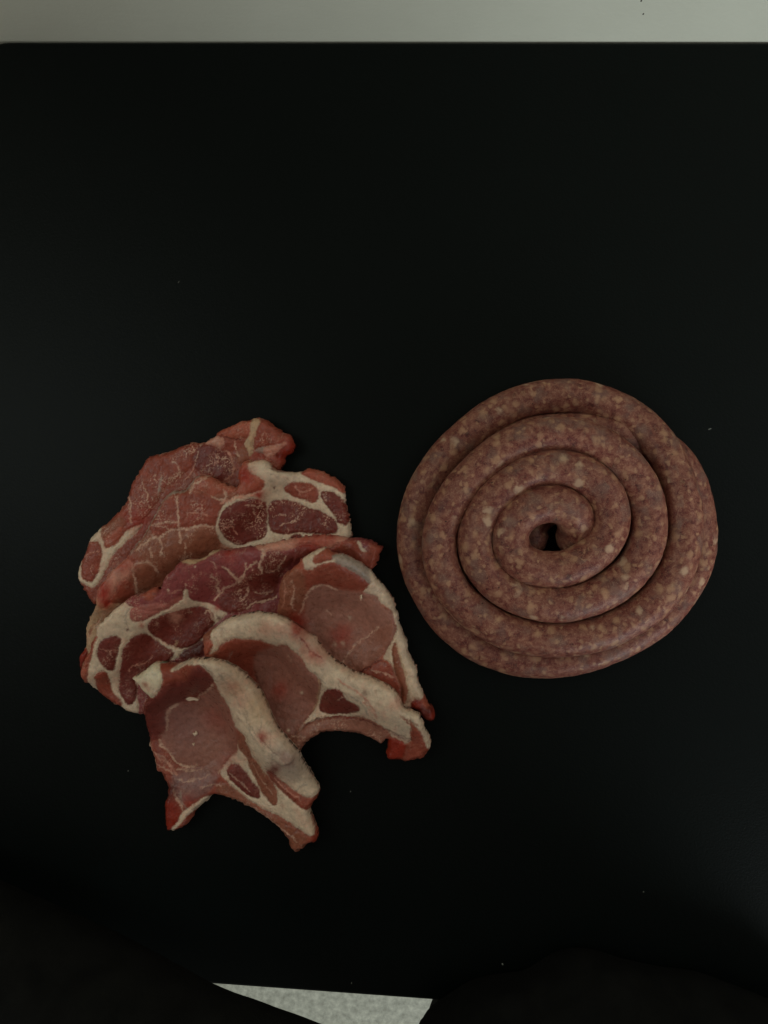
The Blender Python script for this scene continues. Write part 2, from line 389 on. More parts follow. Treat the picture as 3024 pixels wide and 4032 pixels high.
        col = col * (1 - a[..., None]) + rc * a[..., None]
        fat0 = fatm; fatm = fatm * (1 - a) + (a if isf else 0); mscale = mscale * (1 - a) + mb * a
        dd = d * mm
        hump = .0011 if not isf else .0004
        bump = bump + np.where(d > 0, hump * (1 - np.exp(-np.maximum(dd, 0) / .003)), 0) - .0006 * np.exp(-(d / 5.0) ** 2) * (.15 + .85 * np.abs((1.0 if isf else 0.0) - fat0))
        if kind:
            parts.append(kind); reg[d > 0] = len(parts) - 1
        else: pass
    col *= (1 + .07 * grain2)[..., None]
    base_shade = (1 + .13 * grain + .10 * big) ; col = np.where((reg == 0)[..., None], col * base_shade[..., None], col)
    # marbling inside the lean
    rn = np.abs(fbm(X * 150 + wu * .04, Y * 150 + wv * .04, seed + 21, 2)); rn2 = np.abs(fbm(X * 330, Y * 330, seed + 23, 2)); gate = smooth(-.15, .35, fbm(X * 60, Y * 60, seed + 25, 2))
    rn4 = fbm(X * 190, Y * 190, seed + 29, 2)
    rn3 = fbm(X * 520, Y * 520, seed + 27, 2)
    m1 = (1 - smooth(.0, .045, rn)) * gate * .6 + (1 - smooth(0, .06, rn2)) * gate * .5 + smooth(.34, .5, rn3) * gate * .35
    m1 = np.clip(m1 * 1.5, 0, .85) * mscale * (1 - fatm)
    col = col * (1 - m1[..., None]) + ALB['vein'] * m1[..., None]
    for width, c, amt, pts in veins:
        p = chaikin(P(pts), 2, False); d = ldist(U + wu * 1.5, V + wv * 1.5, p); width = width * .74
        if c == 'fat': c = 'vein'
        a = (1 - smooth(width * .25, width * (1.15 + .7 * grain), d * (1 - .5 * grain2))) * amt * (.72 + .5 * smooth(-.3, .3, rn4))
        a = np.clip(a, 0, 1)
        col = col * (1 - a[..., None]) + ALB[c] * a[..., None]; bump = bump - .0004 * a if c not in FATS else bump + .0003 * a
    for rad, c, amt, pts in spots:
        for q in P(pts):
            d = np.hypot(UW - q[0], VW - q[1]); a = np.exp(-(d / rad) ** 2) * amt * (.65 + .7 * np.clip(grain + .5, 0, 1)); a = np.clip(a, 0, 1)
            col = col * (1 - a[..., None]) + ALB[c] * a[..., None]
    # height
    e = np.clip(sd / edge_r, 0, 1); prof = np.sqrt(np.clip(1 - (1 - e) ** 2, 0, 1))
    rid = ridge_at(U, V)
    rough = .0010 * (1 - .45 * fatm) * fbm(X * 70, Y * 70, seed + 31, 3) + .0004 * (1 - .5 * fatm) * fbm(X * 260, Y * 260, seed + 32, 3) + .0002 * grain2 + .0003 * fatm * fbm(X * 500, Y * 180, seed + 33, 3)
    low = b + thick * .42
    mid = low + np.maximum(rid, -thick * .3) * .7
    top = mid + prof * thick * .58 + np.maximum(rid, -thick * .3) * .3 * prof + prof * (bump + rough)
    bot = np.maximum(np.minimum(mid - prof * thick * .42, top - .003 * prof), S + .0004)
    edge_z = np.maximum(mid, S + .0006)
    top = np.maximum(top, edge_z * 0 + S + .0008)
    bot = np.minimum(bot, top - .0003 * prof)
    # mesh: keep vertices inside, snap the rim onto the outline
    keep = sd > -.45 * H
    gyy, gxx = np.gradient(sd, H); gl = np.hypot(gxx, gyy) + 1e-9
    rim = keep & (sd < .55 * H)
    XX = np.where(rim, X - sd * gxx / gl / gl, X); YY = np.where(rim, Y - sd * gyy / gl / gl, Y)
    top = np.where(rim, edge_z, top); bot = np.where(rim, edge_z, bot)
    cell = keep[:-1, :-1] & keep[1:, :-1] & keep[:-1, 1:] & keep[1:, 1:]
    cy, cx = np.where(cell); W = X.shape[1]
    q = np.stack([cy * W + cx, cy * W + cx + 1, (cy + 1) * W + cx + 1, (cy + 1) * W + cx], 1)
    dzy, dzx = np.gradient(top, H); nz = np.stack([-dzx, -dzy, np.ones_like(dzx)], -1)
    ssd = blur(sd, 2.0 * HS); sgy, sgx = np.gradient(ssd, H); my, mx = np.gradient(blur(mid, 2.0 * HS), H)
    slope = thick * .58 * (1 - e) / np.maximum(prof, .12) / edge_r
    an_ = np.stack([-(slope * sgx + mx), -(slope * sgy + my), np.ones_like(mx)], -1); an_ /= np.linalg.norm(an_, axis=-1, keepdims=True)
    nz = nz / np.linalg.norm(nz, axis=-1, keepdims=True); wn_ = (1 - smooth(.35, .95, e))[..., None]
    out = nz * (1 - wn_) + an_ * wn_; nz = out / np.linalg.norm(out, axis=-1, keepdims=True)
    dzy, dzx = np.gradient(bot, H); nb = np.stack([dzx, dzy, -np.ones_like(dzx)], -1); nb /= np.linalg.norm(nb, axis=-1, keepdims=True)
    vt = np.stack([XX, YY, top], -1).reshape(-1, 3); vb = np.stack([XX, YY, bot], -1).reshape(-1, 3)
    col = np.clip(col, .004, .8).reshape(-1, 3); nz = nz.reshape(-1, 3); nb = nb.reshape(-1, 3)
    cxm, cym = float(X[ins].mean()), float(Y[ins].mean()); org = np.array([cxm, cym, float(bot[keep].min())])
    root = empty(name, org, label, 'meat', 'raw pork slices stacked on the table')
    fr = reg[cy, cx]
    for k, pn in enumerate(parts):
        f = q[fr == k]
        if len(f) < 6: continue
        vs_, cs_, ns_, fs_ = vt, col, nz, f
        if k == 0:
            vs_ = np.vstack([vt, vb]); cs_ = np.vstack([col, col]); ns_ = np.vstack([nz, nb]); fs_ = np.vstack([f, q[:, ::-1] + len(vt)])
        used, inv = np.unique(fs_.ravel(), return_inverse=True)
        me = mesh_np(pn, vs_[used] - org, inv.reshape(-1, 4))
        at = me.color_attributes.new('tint', 'FLOAT_COLOR', 'POINT')
        at.data.foreach_set('color', np.hstack([cs_[used], np.ones((len(used), 1))]).astype(np.float32).ravel())
        me.normals_split_custom_set_from_vertices(ns_[used].astype(np.float32))
        link(pn, me, MEAT, root)
    SUPL[sl] = np.where(ins, np.maximum(S, top), S)
    print(name, 'mean z %.3f max %.3f  z0 %.3f' % (float(top[ins].mean()), float(top[ins].max()), z0))
    return root
# --- rearmost slice
slice_piece('pork_slice', 'rearmost pork slice, dark lean with a fat-ringed oval muscle at its left end', .018, .017,
  '1: 62,1380 78,1300 128,1190 162,1090 200,1040 260,985 330,930 400,855 455,800 495,690 503,625 535,575 588,510 618,440 660,405 740,383 840,363 930,315 1000,298 1090,300 1130,270 1190,240 1200,210 1290,170 1390,125 1480,110 1520,90 1600,105 1645,145 2: 450,5 505,20 530,60 545,110 522,180 455,205 468,250 440,300 420,330 300,380 250,500 100,640 -100,760 -300,900 -600,1050 1: 560,1300 400,1480 300,1590 215,1625 160,1570 120,1490 85,1440',
  'lean', [
  ('muscle', 'lean', '1: 505,640 600,510 620,440 700,400 840,375 950,315 1040,305 1050,400 1010,500 930,560 830,640 760,700 740,780 690,850 620,920 530,930 515,850 505,760', 1.3),
  ('muscle', 'dark', '1: 1050,330 1130,320 1230,350 1310,410 1345,480 1340,550 1290,605 1200,590 1110,540 1050,520 1020,470', 1.0),
  ('muscle', 'orange', '1: 1195,240 1290,170 1390,125 1475,115 1480,180 1460,250 1400,270 1330,265 1260,250', .4),
  ('muscle', 'lean', '1: 1540,190 1570,110 1640,140 1700,180 1730,220 1660,290 1580,330 1510,360 1500,300', .6),
  ('muscle', 'lean', '1: 1250,320 1290,280 1360,290 1400,330 1380,410 1340,400 1300,370', .6),
  ('muscle', 'brown', '1: 1370,410 1410,330 1450,360 1480,420 1440,450 1390,480', .4),
  ('fat', 'pinkfat', '1: 1100,310 1130,270 1200,245 1265,260 1270,320 1235,350 1170,315', .0),
  ('fat', 'tan', '1: 1480,110 1525,92 1565,125 1535,200 1500,300 1510,380 1480,430 1455,350 1420,295 1470,260 1485,180', .0),
  ('fat', 'greyfat', '1: 1500,370 1560,335 1650,335 1700,330 1740,340 1640,390 1560,390', .0),
  ('bone_end', 'deep', '2: 395,200 430,150 480,130 520,140 540,100 545,120 522,180 455,205 420,225', .0),
  ('fat', 'pinkfat', '2: 300,140 360,120 440,105 480,80 500,110 440,140 400,190 340,215 300,200', .0),
  ('fat', 'fat', '1: 62,1380 80,1300 130,1190 165,1090 200,1040 260,985 278,1010 270,1060 300,1100 300,1140 330,1160 420,1090 480,1020 560,970 625,955 570,1030 440,1130 350,1240 310,1330 250,1440 205,1480 170,1450 100,1430', .0),
  ('muscle', 'brown', '1: 272,1050 282,1000 330,955 420,905 480,930 465,1000 400,1055 330,1078', .8),
  ('muscle', 'orange', '1: 300,1105 330,1065 440,990 468,1010 440,1065 380,1130 330,1155', .5),
  ('muscle', 'lean', '1: 170,1120 210,1098 260,1110 280,1170 275,1260 255,1330 215,1410 170,1422 125,1390 118,1320 125,1240', .45)],
  [(7, 'fat', .8, '1: 505,740 515,830 512,900 520,950'), (5, 'fat', .7, '1: 610,620 645,700 660,730 640,780'), (8, 'greyfat', .6, '1: 770,590 755,680 745,720'),
   (5, 'pinkfat', .7, '1: 1040,490 1010,540 960,600'), (8, 'pinkfat', .8, '1: 1290,370 1330,430 1350,490 1360,540 1290,605'), (5, 'pinkfat', .6, '1: 1200,380 1220,410 1230,450 1180,480'),
   (5, 'fat', .6, '1: 1060,380 1040,480'), (5, 'fat', .6, '1: 1360,300 1370,360 1390,420'), (6, 'fat', .5, '1: 860,460 920,500 900,570 830,590'),
   (5, 'pinkfat', .7, '1: 215,1290 190,1330 215,1370'), (4, 'pinkfat', .6, '1: 130,1230 200,1190 260,1180'),
   (5, 'deep', .7, '1: 1260,255 1360,270 1400,275'), (5, 'blood', .8, '1: 1540,400 1570,390 1590,410'), (5, 'fat', .6, '1: 740,386 840,368'), (5, 'fat', .7, '1: 515,600 560,560')],
  [(45, 'blood', .55, '1: 560,940 640,910'), (30, 'red', .8, '2: 535,110 520,170 450,200'), (26, 'red', .6, '2: 275,190')],
  [(.003, 60, '1: 1200,240 1390,140 1600,130'), (.004, 40, '2: 440,120 510,110')], .6, seed=11)
# --- second slice
slice_piece('pork_slice', 'second pork slice from the rear, white fat and dark round muscles at right', .022, .017,
  '3: 95,1105 80,1060 90,975 138,920 135,830 128,795 160,690 215,600 212,480 260,400 330,310 400,243 480,180 520,110 1: 590,1080 650,960 700,880 740,790 800,710 840,680 940,690 1000,612 1050,560 1110,558 1200,600 1290,640 1380,660 1368,560 1380,490 1440,440 1500,447 2: 215,232 290,222 342,250 366,300 480,330 600,325 650,298 740,310 830,345 880,375 925,420 955,470 957,560 977,650 995,710 1005,780 1022,862 900,960 600,1020 300,1080 100,1150 3: 1180,280 1000,420 800,600 600,720 450,900 300,1100',
  'brown', [
  ('muscle', 'brown', '1: 770,1050 830,1015 910,1003 1010,993 1100,965 1200,985 1230,1060 1220,1140 1180,1170 1100,1200 1000,1230 910,1260 900,1340 760,1440 700,1500 560,1500 540,1400 530,1290 560,1190 620,1110 700,1080', .95),
  ('muscle', 'lean', '1: 720,900 740,800 820,730 920,720 1000,690 1100,720 1230,760 1250,830 1220,900 1200,960 1100,955 1010,985 910,995 830,1005 760,1040 690,1060 680,980', .95),
  ('muscle', 'orange', '1: 1010,640 1050,570 1110,570 1200,610 1300,650 1380,670 1300,720 1230,700 1180,730 1100,700 1020,690', .5),
  ('muscle', 'brown', '1: 560,1290 640,1268 700,1290 730,1350 740,1430 680,1480 600,1490 545,1430 535,1340', .3),
  ('fat', 'pinkfat', '1: 215,1640 212,1500 260,1440 330,1350 400,1280 480,1220 535,1270 535,1320 500,1390 430,1430 400,1500 350,1560 330,1640', 0),
  ('fat', 'tan', '3: 95,1105 80,1060 90,975 138,920 135,830 128,795 160,690 215,600 215,520 260,540 300,560 440,560 500,600 400,700 300,800 250,1000 200,1100', 0),
  ('muscle', 'red', '3: 70,1060 85,985 130,935 165,935 160,1000 120,1060 110,1110 80,1110', .0),
  ('muscle', 'lean', '1: 430,1440 470,1410 520,1420 540,1480 540,1530 480,1570 420,1560 400,1510', .2),
  ('fat', 'fat', '2: 165,280 215,235 290,225 345,255 365,305 480,332 600,328 650,298 740,310 880,375 955,470 957,560 977,650 1005,780 1022,862 900,880 600,870 300,945 100,948 -20,935 -65,860 -88,780 -50,640 -20,600 60,530 180,508 250,480 292,440 275,400 220,370 172,340', 0),
  ('muscle', 'orange', '2: 600,345 650,298 740,310 830,345 880,375 925,420 955,470 952,505 880,455 800,425 720,392 640,368', .4),
  ('muscle', 'lean', '2: 470,465 500,435 560,422 630,420 700,440 740,470 748,520 735,555 715,578 670,570 610,540 550,530 490,500', .5),
  ('muscle', 'dark', '2: 765,515 800,490 860,500 920,540 955,580 980,650 990,720 962,762 930,738 898,738 893,710 870,660 830,612 790,575', 1.0),
  ('muscle', 'dark', '2: 340,620 370,570 430,558 520,570 610,600 700,640 780,660 850,700 885,740 905,790 880,825 800,832 700,825 600,815 560,820 450,830 380,825 350,770', 1.25),
  ('muscle', 'dark', '2: -45,700 -20,640 60,590 150,560 230,550 300,570 330,610 320,680 330,760 325,830 270,870 180,900 100,920 20,890 -35,830 -55,760', 1.25),
  ('muscle', 'orange', '2: 80,300 130,240 175,238 165,280 180,340 240,370 295,400 308,440 280,470 200,498 100,525 70,480', .4),
  ('muscle', 'dark', '2: 500,862 560,840 620,850 600,872', .0)],
  [(13, 'greyfat', .75, '1: 500,1210 560,1120 640,1000 720,870 800,735 840,700 930,700 990,640 1060,565'), (8, 'fat', .7, '1: 560,1180 650,1090 760,1060'),
   (8, 'fat', .75, '1: 905,740 890,800 905,900 910,1000 930,1060 925,1110'), (8, 'fat', .7, '1: 770,1050 830,1015 910,1003 1010,993 1100,965 1200,985'), (7, 'fat', .6, '1: 690,970 830,940 905,940'),
   (8, 'fat', .7, '1: 750,1075 775,1150 765,1215'), (9, 'fat', .6, '1: 550,1285 640,1262 700,1275 740,1345'), (12, 'fat', .6, '1: 535,1310 550,1400 560,1510'), (5, 'fat', .6, '1: 960,1110 965,1200'), (5, 'fat', .5, '1: 690,1140 680,1230'),
   (9, 'fat', .8, '1: 1000,700 1020,640 1110,600 1130,560'), (9, 'fat', .7, '1: 1180,740 1240,770 1290,760 1270,690'), (11, 'pinkfat', .8, '1: 1250,790 1400,740 1560,720'),
   (6, 'pinkfat', .7, '1: 980,880 1010,870 1130,890'), (5, 'fat', .5, '1: 730,980 800,980 830,1010'), (6, 'deep', .7, '2: 360,305 420,325 480,330'),
   (5, 'pinkfat', .7, '2: 560,450 600,490 590,520'), (5, 'pinkfat', .6, '2: 600,490 660,485 700,460'), (5, 'fat', .7, '2: 170,590 200,605 310,605'), (5, 'fat', .7, '2: 440,760 540,740 600,700'), (4, 'fat', .6, '2: 370,690 430,670 480,680'),
   (5, 'pinkfat', .7, '2: -10,780 60,760 90,820'), (8, 'fat', .7, '3: 225,760 300,660 380,600 450,565'), (6, 'lean', .6, '3: 180,820 215,740 260,690'), (6, 'blood', .6, '1: 260,1440 310,1480 300,1560 320,1620')],
  [(34, 'blood', .85, '1: 290,1450 300,1520 320,1590'), (42, 'blood', .55, '1: 430,1290 480,1240'), (28, 'blood', .7, '2: 150,350 165,390 270,515'), (5, 'deep', .9, '2: 398,463'), (20, 'blood', .35, '1: 1040,910 1090,830')],
  [(.003, 60, '2: 230,260 300,300')], .55, seed=23)
# --- third slice
slice_piece('pork_slice', 'purple marbled pork slice with thick white fat around dark muscles at lower left', .026, .018,
  '3: 95,1130 110,1080 130,1000 165,960 198,860 225,800 235,740 330,650 380,600 440,560 465,535 520,500 600,480 680,440 730,430 728,480 760,390 785,345 850,280 900,228 940,200 1040,210 1100,190 1180,125 1300,130 2: 14,957 100,940 280,920 400,890 520,870 640,850 780,832 900,850 1000,865 1080,866 1160,875 1210,910 1245,928 1263,960 1240,990 1230,1040 1205,1095 1170,1128 1090,1160 900,1250 650,1330 480,1480 3: 1660,760 1500,860 1300,960 1100,1100 900,1280 720,1420 605,1480 560,1470 480,1450 420,1410 330,1360 260,1310 225,1265 175,1235 130,1210 100,1170',
  'purple', [
  ('fat', 'pinkfat', '2: 180,930 400,890 640,850 780,832 900,850 1000,865 940,890 870,950 800,950 700,918 620,920 560,950 480,972 400,962 320,985 290,960', 0),
  ('muscle', 'lean', '2: 860,985 880,930 940,900 1010,880 1060,895 1085,950 1120,985 1160,960 1150,900 1210,912 1245,930 1262,960 1240,990 1230,1040 1205,1095 1170,1127 1080,1070 980,1020', .3),
  ('muscle', 'dark', '2: 560,990 580,940 640,918 700,920 780,945 740,970 680,1000 600,1040 540,1080', .3),
  ('muscle', 'purple', '3: 730,470 770,390 850,285 910,235 1000,250 1090,222 1160,185 1300,140 1440,130 1580,170 1560,210 1480,270 1440,300 1400,350 1290,290 1190,290 1160,340 1230,400 1215,450 1120,540 1000,545 985,460 940,450 940,490 850,560 700,560', .75),
  ('muscle', 'dark', '2: 330,990 420,985 480,1000 560,990 520,1080 450,1130 410,1230 400,1340 320,1360 220,1400 180,1430 60,1465 -20,1450 -60,1380 -50,1330 40,1290 100,1230 150,1180 200,1130 260,1090 310,1040', .8),
  ('fat', 'fat', '3: 225,800 235,740 330,650 440,560 470,545 520,590 740,640 940,520 945,450 985,450 990,530 1080,552 1170,560 1250,630 1310,635 1200,720 1100,810 1090,890 1000,940 880,1010 800,1040 700,1060 560,1200 600,1480 480,1450 330,1360 225,1265 160,1225 165,1100 190,1000 215,900', 0),
  ('muscle', 'pink', '3: 515,640 530,600 600,585 680,570 760,562 850,560 940,490 940,520 840,585 740,635 640,690 560,705 520,690', .8),
  ('muscle', 'dark', '3: 660,740 690,700 760,665 860,635 980,600 1080,590 1150,615 1190,660 1190,710 1130,790 1080,850 1010,900 940,925 880,915 800,880 720,830 670,780', .5),
  ('muscle', 'dark', '3: 255,950 265,900 300,850 370,830 430,835 440,870 420,910 415,960 385,1010 390,1070 375,1105 330,1090 290,1050 260,1000', .45),
  ('muscle', 'dark', '3: 470,920 510,870 600,808 650,808 700,850 760,900 860,950 850,985 820,1030 740,1045 640,1090 560,1170 545,1200 580,1240 560,1330 520,1380 480,1375 440,1300 425,1200 440,1100 450,1000', .4),
  ('muscle', 'lean', '3: 235,1150 270,1110 310,1115 340,1150 350,1220 375,1290 420,1340 445,1380 420,1400 350,1350 290,1310 255,1260 250,1210', .8),
  ('muscle', 'orange', '3: 95,1130 130,1000 165,960 205,860 235,830 250,830 215,900 190,1000 168,1080 158,1180 170,1232 130,1210', .3),
  ('muscle', 'deep', '3: 930,960 1010,915 1090,860 1110,900 1100,1000 900,1010', .2),  # deep tone paints the shade of the crevice beside the front chops
  ('fat', 'tan', '3: 905,228 940,200 1040,210 1100,190 1180,125 1240,125 1150,190 1090,220 1000,248 940,232', 0),
  ('fat', 'fat', '2: 1058,890 1085,895 1095,930 1142,970 1105,977 1078,950', 0),
  ('muscle', 'orange', '3: 600,490 680,442 730,432 720,480 690,540 650,530', .1)],
  [(8, 'fat', .75, '3: 1165,340 1230,390 1222,440 1230,480 1195,530'), (7, 'fat', .7, '3: 1230,480 1300,440 1385,385 1440,340 1450,285 1530,230'), (8, 'fat', .7, '3: 1270,270 1330,330 1385,385'), (6, 'fat', .5, '3: 1160,230 1190,225 1210,270'),
   (9, 'fat', .75, '2: 300,985 290,1040 260,1080 300,1130'), (9, 'fat', .7, '2: 300,960 320,1000 280,1020'), (7, 'fat', .65, '2: 480,1010 460,1060 400,1130 330,1140'), (5, 'fat', .6, '2: 0,1120 60,1170 100,1200 160,1160 170,1060'),
   (6, 'fat', .6, '2: 180,1260 180,1310 120,1370'), (7, 'fat', .8, '2: 180,1430 220,1395 320,1360 400,1338'), (5, 'fat', .5, '2: 230,1300 300,1310 380,1290'), (7, 'fat', .7, '3: 700,830 760,870 880,925'), (7, 'tan', .6, '3: 880,920 900,860'),
   (4, 'pinkfat', .6, '3: 700,980 640,1040 520,1070 515,1110'), (4, 'pinkfat', .6, '3: 270,920 360,940 420,930'), (4, 'pinkfat', .6, '3: 360,940 375,1000'), (8, 'fat', .7, '3: 1120,640 1160,620 1190,690'),
   (5, 'greyfat', .5, '3: 500,600 470,690 500,750'), (5, 'pinkfat', .5, '3: 850,480 930,450'), (5, 'deep', .8, '3: 820,1035 940,1025 1090,1000')],
  [(40, 'blood', .75, '2: 790,850 700,880'), (30, 'blood', .5, '2: 30,990 600,890 860,860'), (12, 'blood', .7, '3: 610,735'), (6, 'deep', .9, '3: 498,772 1228,680'), (22, 'pinkfat', .8, '3: 885,670'), (12, 'blood', .6, '3: 1215,600'), (3, 'fat', .9, '3: 830,455 1045,265 1015,630')],
  [(.004, 90, '3: 230,760 450,600 900,480'), (.004, 70, '2: 300,950 900,860')], .75, seed=37)
# --- fourth: loin chop at the right
slice_piece('pork_chop', 'chop nearest the sausage, with pale eye and long fat strip', .030, .018,
  '2: 800,935 850,985 930,990 1000,1015 1080,1060 1140,1110 1180,1150 1240,1220 1300,1290 1355,1370 1365,1450 1392,1482 1385,1530 1410,1590 4: 1223,396 1255,470 1255,540 1300,620 1335,680 1335,760 1360,820 1395,910 1430,975 1460,990 1485,1075 1465,1112 1420,1112 1370,1080 1325,1010 1220,1010 1000,920 700,830 450,720 280,520 200,330 2: 400,1470 408,1400 420,1300 430,1220 462,1150 560,1090 600,1030 700,972 760,942',
  'orange', [
  ('muscle', 'brown', '2: 405,1460 420,1300 432,1220 470,1150 600,1110 640,1180 650,1280 640,1380 590,1480 530,1540', .35),
  ('muscle', 'lean', '2: 640,1180 700,1110 790,1060 870,1050 940,1070 830,1130 820,1200 830,1240 700,1255 655,1260', .2),
  ('muscle', 'lean', '2: 820,1150 850,1120 940,1110 1040,1140 1120,1190 1155,1240 1120,1275 1060,1280 960,1260 900,1250 830,1240', .2),
  ('fat', 'greyfat', '2: 855,990 930,990 1000,1015 1080,1060 1140,1110 1180,1150 1190,1220 1155,1235 1110,1185 1000,1120 920,1080 860,1045', 0),
  ('fat', 'fat', '2: 1130,1110 1180,1150 1240,1220 1300,1290 1355,1370 1365,1450 1392,1482 1385,1530 1410,1590 4: 1223,396 1255,470 1255,540 1300,620 1335,680 1335,760 1360,820 1395,910 1350,930 1290,1010 1230,1010 1200,960 1200,860 1195,780 1150,690 1110,610 1050,600 1080,540 1130,440 1165,360 1150,300 1130,250 1120,190 1080,170 1010,130 1010,90 900,60 2: 1120,1280 1155,1240 1170,1200', 0),
  ('eye_muscle', 'eyeb', '2: 640,1480 650,1380 680,1275 760,1248 850,1262 940,1284 1060,1304 1140,1312 1220,1332 1235,1390 1290,1430 1330,1452 1342,1500 1335,1545 4: 1150,320 1162,365 1130,440 1090,510 1050,560 960,640 880,705 820,718 700,680 480,560 400,420 395,300 410,230', .12),
  ('muscle', 'pale', '4: 960,400 1040,340 1130,305 1158,330 1160,370 1125,440 1085,510 1040,560 960,640 880,705 820,716 740,690 800,600 900,480', .15),
  ('muscle', 'lean', '4: 870,718 960,650 1040,608 1090,615 1140,670 1160,740 1190,820 1197,890 1130,860 1000,780', .25),
  ('muscle', 'brown', '4: 1140,500 1165,450 1178,560 1220,690 1252,800 1255,870 1240,960 1215,930 1205,850 1180,760 1150,640', .1),
  ('fat', 'fat', '2: 610,1030 700,972 800,935 806,952 720,1000 698,1055 730,1085 800,1050 885,1030 890,1052 780,1070 700,1115 640,1118 625,1070', 0),
  ('muscle', 'orange', '2: 740,1040 760,990 810,965 850,985 850,1030 790,1045 740,1070', .1),
  ('bone_end', 'deep', '4: 1300,930 1340,922 1360,975 1420,1000 1460,988 1487,1075 1465,1112 1400,1105 1340,1040 1295,1015', 0)],
  [(7, 'fat', .75, '2: 590,1490 640,1380 670,1290 700,1262 800,1246 900,1275'), (6, 'fat', .6, '2: 540,1200 560,1300 530,1400 560,1450'), (6, 'pinkfat', .5, '2: 470,1200 490,1330 460,1420'),
   (6, 'fat', .6, '4: 660,730 760,570 900,420 1030,340'), (6, 'pinkfat', .6, '4: 790,710 830,670'), (5, 'deep', .85, '4: 780,708 860,716 960,648 1045,600'), (6, 'fat', .6, '4: 960,690 1060,700 1150,740'), (5, 'tan', .7, '4: 1170,440 1190,560 1240,700 1262,850'),
   (4, 'fat', .8, '4: 865,90 885,85 875,110'), (5, 'fat', .5, '4: 600,200 640,230')],
  [(34, 'blood', .75, '4: 370,320 360,290'), (34, 'blood', .42, '4: 750,370 730,450 690,400'), (8, 'fat', .5, '4: 790,262 670,475 735,470 1165,235'), (26, 'red', .8, '4: 1460,1060 1320,960'), (30, 'blood', .35, '4: 1140,960')],
  [(.009, 95, '2: 440,1250 620,1090 860,1030 1130,1180 1320,1400'), (-.006, 130, '4: 640,330 760,480'), (.004, 60, '4: 1220,480 1330,800')], .2, seed=41, flat=10)
